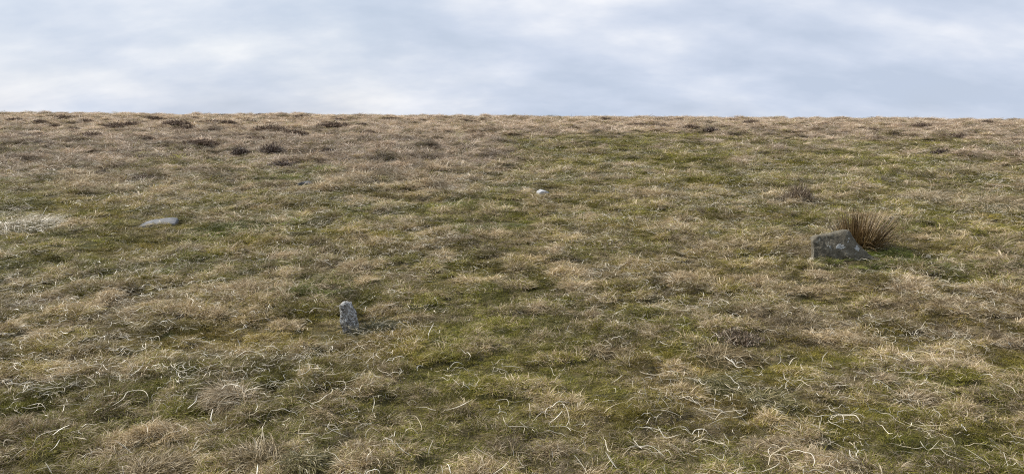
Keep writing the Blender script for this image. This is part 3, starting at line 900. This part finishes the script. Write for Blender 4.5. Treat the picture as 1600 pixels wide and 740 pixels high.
def ribbon(Pc, width, twist0, twist1, name, mat, rv, sub=3):
    """flat leaf along a Catmull-Rom path, narrowing to its tip"""
    Pc = np.asarray(Pc, float)
    Q = np.vstack([2 * Pc[0] - Pc[1], Pc, 2 * Pc[-1] - Pc[-2]])
    out = []
    for i in range(1, len(Q) - 2):
        for k in range(sub):
            t = k / sub
            out.append(0.5 * ((2 * Q[i]) + (-Q[i - 1] + Q[i + 1]) * t + (2 * Q[i - 1] - 5 * Q[i] + 4 * Q[i + 1] - Q[i + 2]) * t * t
                              + (-Q[i - 1] + 3 * Q[i] - 3 * Q[i + 1] + Q[i + 2]) * t ** 3))
    out.append(Pc[-1]); C = np.array(out)
    m = len(C)
    Tn = np.gradient(C, axis=0); Tn /= np.linalg.norm(Tn, axis=1)[:, None] + 1e-9
    up = np.array([0, 0, 1.0])
    sd = np.cross(Tn, up); sd /= np.linalg.norm(sd, axis=1)[:, None] + 1e-9
    nn = np.cross(sd, Tn)
    tw = np.linspace(twist0, twist1, m)
    S = sd * np.cos(tw)[:, None] + nn * np.sin(tw)[:, None]
    tt = np.linspace(0, 1, m)
    w = width * np.minimum(1, 0.55 + 2.5 * tt) * np.clip(1.15 - tt ** 2.5, 0.15, 1)
    V = np.stack([C + S * (w / 2)[:, None], C - S * (w / 2)[:, None]], 1).reshape(-1, 3)
    b = np.arange(m - 1) * 2
    Fq = np.stack([b, b + 1, b + 3, b + 2], -1)
    return mesh_from(name, V, Fq, mat, {'rnd2': np.full(len(V), rv)})


def random_path(rng, L):
    m = 6
    hd = rng.uniform(-0.3, 0.3); kap = rng.normal(0, 0.24); p = np.array([-L / 2, 0.0]); pts = []
    arch = rng.uniform(0.0, 0.14) * L
    for i in range(m):
        t = i / (m - 1)
        pts.append([p[0], p[1], arch * 4 * t * (1 - t) + rng.normal(0, 0.006)])
        p = p + L / (m - 1) * np.array([math.cos(hd), math.sin(hd)])
        hd += kap + rng.normal(0, 0.20)
    pts = np.array(pts); pts[:, :2] -= pts[:, :2].mean(0)
    return pts


for k in range(N_S):
    L = srng.uniform(0.045, 0.17)
    me = ribbon(random_path(srng, L), srng.uniform(0.0014, 0.0030), srng.uniform(-0.7, 0.7), srng.uniform(-1.1, 1.1), 'straw', M_STRAW, srng.uniform(0.2, 1.0), 2)
    add_proto(SPROTO, 'straw_%02d' % k, me)


def straw_weight(x, y):
    w = np.clip(0.45 + 1.5 * fbm(x / 0.9, y / 0.9, 131, 3), 0.05, 1.6)
    w = w * (1.0 + 0.5 * (1 - smooth(-0.35, -0.1, x / np.maximum(y, 0.5))) * (1 - smooth(5, 8, y)))
    return w


x, y, r = wedge_points(1.8, 30, math.radians(43), lambda r: np.where(r < 9, 430.0, 430.0 * (9 / r) ** 1.0), srng)
keep = srng.random(len(x)) < straw_weight(x, y) / 1.6
for ex, ey, er in EXCLUDE[:9]: keep &= (np.hypot(x - ex, y - ey) > er * 1.1)
x, y, r = x[keep], y[keep], r[keep]
n = len(x)
rot = np.stack([srng.normal(0, 0.16, n), srng.normal(0, 0.16, n), srng.normal(0, 0.8, n) - 0.35 * np.sign(x) * smooth(0, 2, np.abs(x)) + np.where(srng.random(n) < 0.5, 0, math.pi)], -1)
sc = srng.uniform(0.5, 1.15, n) * (1 + 0.6 * smooth(6, 18, r))
P = np.stack([x, y, height(x, y) + srng.uniform(0.045, 0.085, n)], -1)
litter = scatter_object('straw_litter', P, rot, np.stack([sc, sc, sc], -1), srng.integers(0, N_S, n), SPROTO, {}, M_STRAW)
tag(litter, 'short bleached straws strewn through the turf', 'straw', kind='stuff')

# the largest straws, each where it lies in the photograph; (crop x0, crop y0, crop scale, paths)
STRAWS = [
 (600, 540, 3.7, '130,400 180,405 215,460 210,500 180,530|120,540 125,490 160,475 190,500 210,535|65,550 100,595 165,640|285,540 260,600 260,640|250,440 310,450 375,470|330,380 430,350 510,310|685,400 705,450 770,500|690,400 745,410 720,440|780,435 830,475 850,490|720,465 860,470 890,500|900,490 960,465 1050,465 1080,490|1005,310 1050,350 1070,420 1055,460|950,450 1000,410 1030,375|675,115 760,120 840,140|870,130 930,125 990,115|940,30 950,70 990,95|370,140 410,95 460,110 510,165|640,655 690,690 740,730|630,740 690,700 725,660|530,590 590,625 635,640|750,615 800,615 850,630|770,640 800,690 830,690|1100,630 1140,680 1175,735|1280,610 1310,660 1345,705|1150,540 1170,590 1205,615|970,590 975,640 980,670 1010,635|350,620 380,645 430,610|60,330 110,300 160,310 190,330|0,270 40,268 75,285|320,690 340,735|365,680 385,735'),
 (1200, 540, 3.7, '625,20 645,45 660,80|640,40 690,60 750,80|735,90 780,130 820,160|850,0 900,20 940,30|945,45 975,90 1025,135|590,115 640,130 700,165|600,180 660,210 715,250|900,150 920,180 905,205|1310,170 1350,210 1410,240 1430,270|1320,225 1375,260|1180,235 1225,260|1015,310 1080,350|805,325 850,360 890,390|90,155 100,190 155,230|170,255 220,210 310,205 360,240 410,240|330,385 410,390 435,410 435,445|935,440 965,465|560,550 600,595 660,640|470,600 480,640 525,665|240,450 290,470 325,500|1110,575 1190,620 1280,690 1260,725|1325,625 1370,645 1415,680|880,550 900,580 935,600 990,545|950,370 1010,410|220,20 235,50 265,85|120,105 165,65'),
 (0, 540, 3.7, '0,215 30,195 65,200 70,225|215,85 215,60 250,40|670,105 760,90 850,60|730,175 765,130 740,95|745,180 810,130 835,85|985,110 1080,115|1170,90 1190,70 1240,75 1270,45 1350,5|1045,45 1065,10|210,265 320,240 400,235|130,270 155,240 165,210|440,230 450,175|470,245 570,225 610,255|540,330 590,295 650,285|650,345 710,305 740,265 820,255 855,290 860,380|905,270 915,240 945,245|890,440 885,400 930,330 970,350|1010,310 1065,340|1085,360 1130,320 1140,285|1230,365 1220,430 1265,480|1305,500 1310,410|305,515 350,480 405,455|310,525 370,510 440,495 475,510|375,540 500,538|655,540 710,575 755,610|20,580 30,545 80,545|0,660 45,630|40,680 100,620 145,590|260,670 300,735|285,610 320,580 345,540|1110,610 1140,550 1170,510|1280,250 1310,225 1380,230 1440,290|800,435 850,465 850,515|540,390 590,360|215,370 230,330'),
 (200, 600, 4.0, '1410,20 1470,95|1395,75 1470,75 1530,80|1530,70 1540,110 1525,180|1555,355 1500,345 1485,310 1520,270 1575,300|1260,235 1250,270 1300,295 1380,330|1030,75 1090,85 1150,120 1230,155|785,330 800,370 825,400|410,400 440,350 465,310|390,425 440,385 470,340|1090,445 1180,450 1220,460|1200,490 1270,495 1300,490|1490,480 1500,440 1540,400 1560,370|1230,455 1235,410 1270,395|805,560 812,495'),
 (940, 580, 4.444, '380,180 390,220 430,265 510,310|610,200 640,210 670,225|295,100 310,170 330,210|535,375 580,385 620,430|390,380 420,430 450,460 550,435|660,140 740,142 810,135|940,60 990,130|905,150 910,190|915,285 970,320 1020,370|1265,20 1275,50 1345,100|1340,135 1400,75 1500,70 1540,65 1590,105|1350,300 1400,350 1470,370 1540,415|25,555 60,600 100,665|375,630 420,660 445,705|700,685 800,690|840,515 865,570'),
 (900, 440, 3.7, '490,340 530,345 600,350|460,430 490,460|700,430 745,455|855,275 890,330 905,350|1000,310 1050,355|1095,300 1120,340 1115,370|1125,305 1150,340 1145,365|1230,475 1275,435|1330,370 1370,450|375,555 400,580|1010,165 1070,190|1150,70 1220,120|415,180 415,220|90,180 130,205 160,225'),
 (1200, 400, 4.0, '40,240 90,265 125,290|725,390 800,415 855,460|985,420 1070,435|890,470 950,450 985,405|840,540 920,570 1010,590|905,535 960,555 1010,570|1015,590 1050,660 1105,700|675,580 715,640|690,600 760,625 830,650|235,555 280,655|130,680 180,630|75,655 120,695|620,690 680,695 720,715|795,660 865,715|540,400 565,440|685,430 725,485|385,460 418,500|440,455 475,460|360,490 430,535|1265,470 1330,520|1430,505 1500,545|1500,535 1525,595|325,355 355,350 405,390|660,100 685,120|755,150 815,155|1335,45 1355,85|1480,180 1525,190|960,128 1010,126'),
 (400, 380, 4.0, '120,120 160,110 215,120|250,555 315,495|545,685 620,650 700,625|645,680 680,700 725,705|440,600 447,660|1080,610 1080,560 1110,500|950,450 985,465 1020,485|975,575 1020,585 990,625|800,490 850,530|680,430 690,390|750,345 820,350|120,610 200,565|50,460 110,500|1540,460 1600,465|590,80 625,130|450,710 500,690'),
 (200, 380, 3.7, '300,495 350,475 430,475|550,620 590,595 645,590|630,550 650,600|665,450 700,430|780,410 840,470|470,385 510,380 560,390|425,225 480,215 525,207|430,215 525,175|45,390 90,365 160,360|115,335 125,370 160,400|965,515 1000,475 1035,455|670,555 770,520|860,560 935,515|800,410 820,350'),
]
trng = np.random.default_rng(3)
cnt = 0
for x0, y0, sc_, txt in STRAWS:
    for path in txt.split('|'):
        pts = [tuple(float(v) for v in q.split(',')) for q in path.split()]
        pts = [(a / sc_ + x0, b / sc_ + y0) for a, b in pts]
        low = max(pts, key=lambda q: q[1])
        base = ground_at(low[0], low[1], 0.085)
        W = []
        for a, b in pts:
            g = ground_at(a, b, 0.085)
            lift = 0.085 + min(0.09, 0.38 * float(np.linalg.norm(g[:2] - base[:2])) * 0.75)
            g = ground_at(a, b, lift)
            W.append([g[0], g[1], g[2] + lift])
        W = np.array(W)
        if len(W) == 2: W = np.array([W[0], W.mean(0) + [0, trng.normal(0, 0.006), 0.008], W[1]])
        if trng.random() < 0.5: W = W[::-1]
        org = W[0].copy()
        me = ribbon(W - org, trng.uniform(0.0026, 0.0044), trng.uniform(-0.5, 0.5), trng.uniform(-0.9, 0.9), 'straw_blade', M_STRAW, trng.uniform(0.3, 1.0), 4)
        o = bpy.data.objects.new('straw_blade', me); o.location = org
        link(o, GROUND); cnt += 1
# more large straws of the same kind, to fill the near turf
big = [ribbon(random_path(trng, trng.uniform(0.12, 0.22)), trng.uniform(0.0028, 0.0046), trng.uniform(-0.5, 0.5), trng.uniform(-1, 1), 'straw_blade', M_STRAW, trng.uniform(0.3, 0.95), 3) for _ in range(16)]
while cnt < 300:
    a, b = trng.uniform(0, 1600), trng.uniform(430, 738)
    g = ground_at(a, b)
    if trng.random() > float(straw_weight(g[0], g[1])) / 1.3: continue
    if min(math.hypot(g[0] - e[0], g[1] - e[1]) - e[2] for e in EXCLUDE[:9]) < 0.05: continue
    o = bpy.data.objects.new('straw_blade', big[cnt % 16]); o.location = (g[0], g[1], g[2] + 0.065)
    o.rotation_euler = (trng.normal(0, 0.15), trng.normal(0, 0.15), trng.uniform(0, 6.28))
    link(o, GROUND); cnt += 1
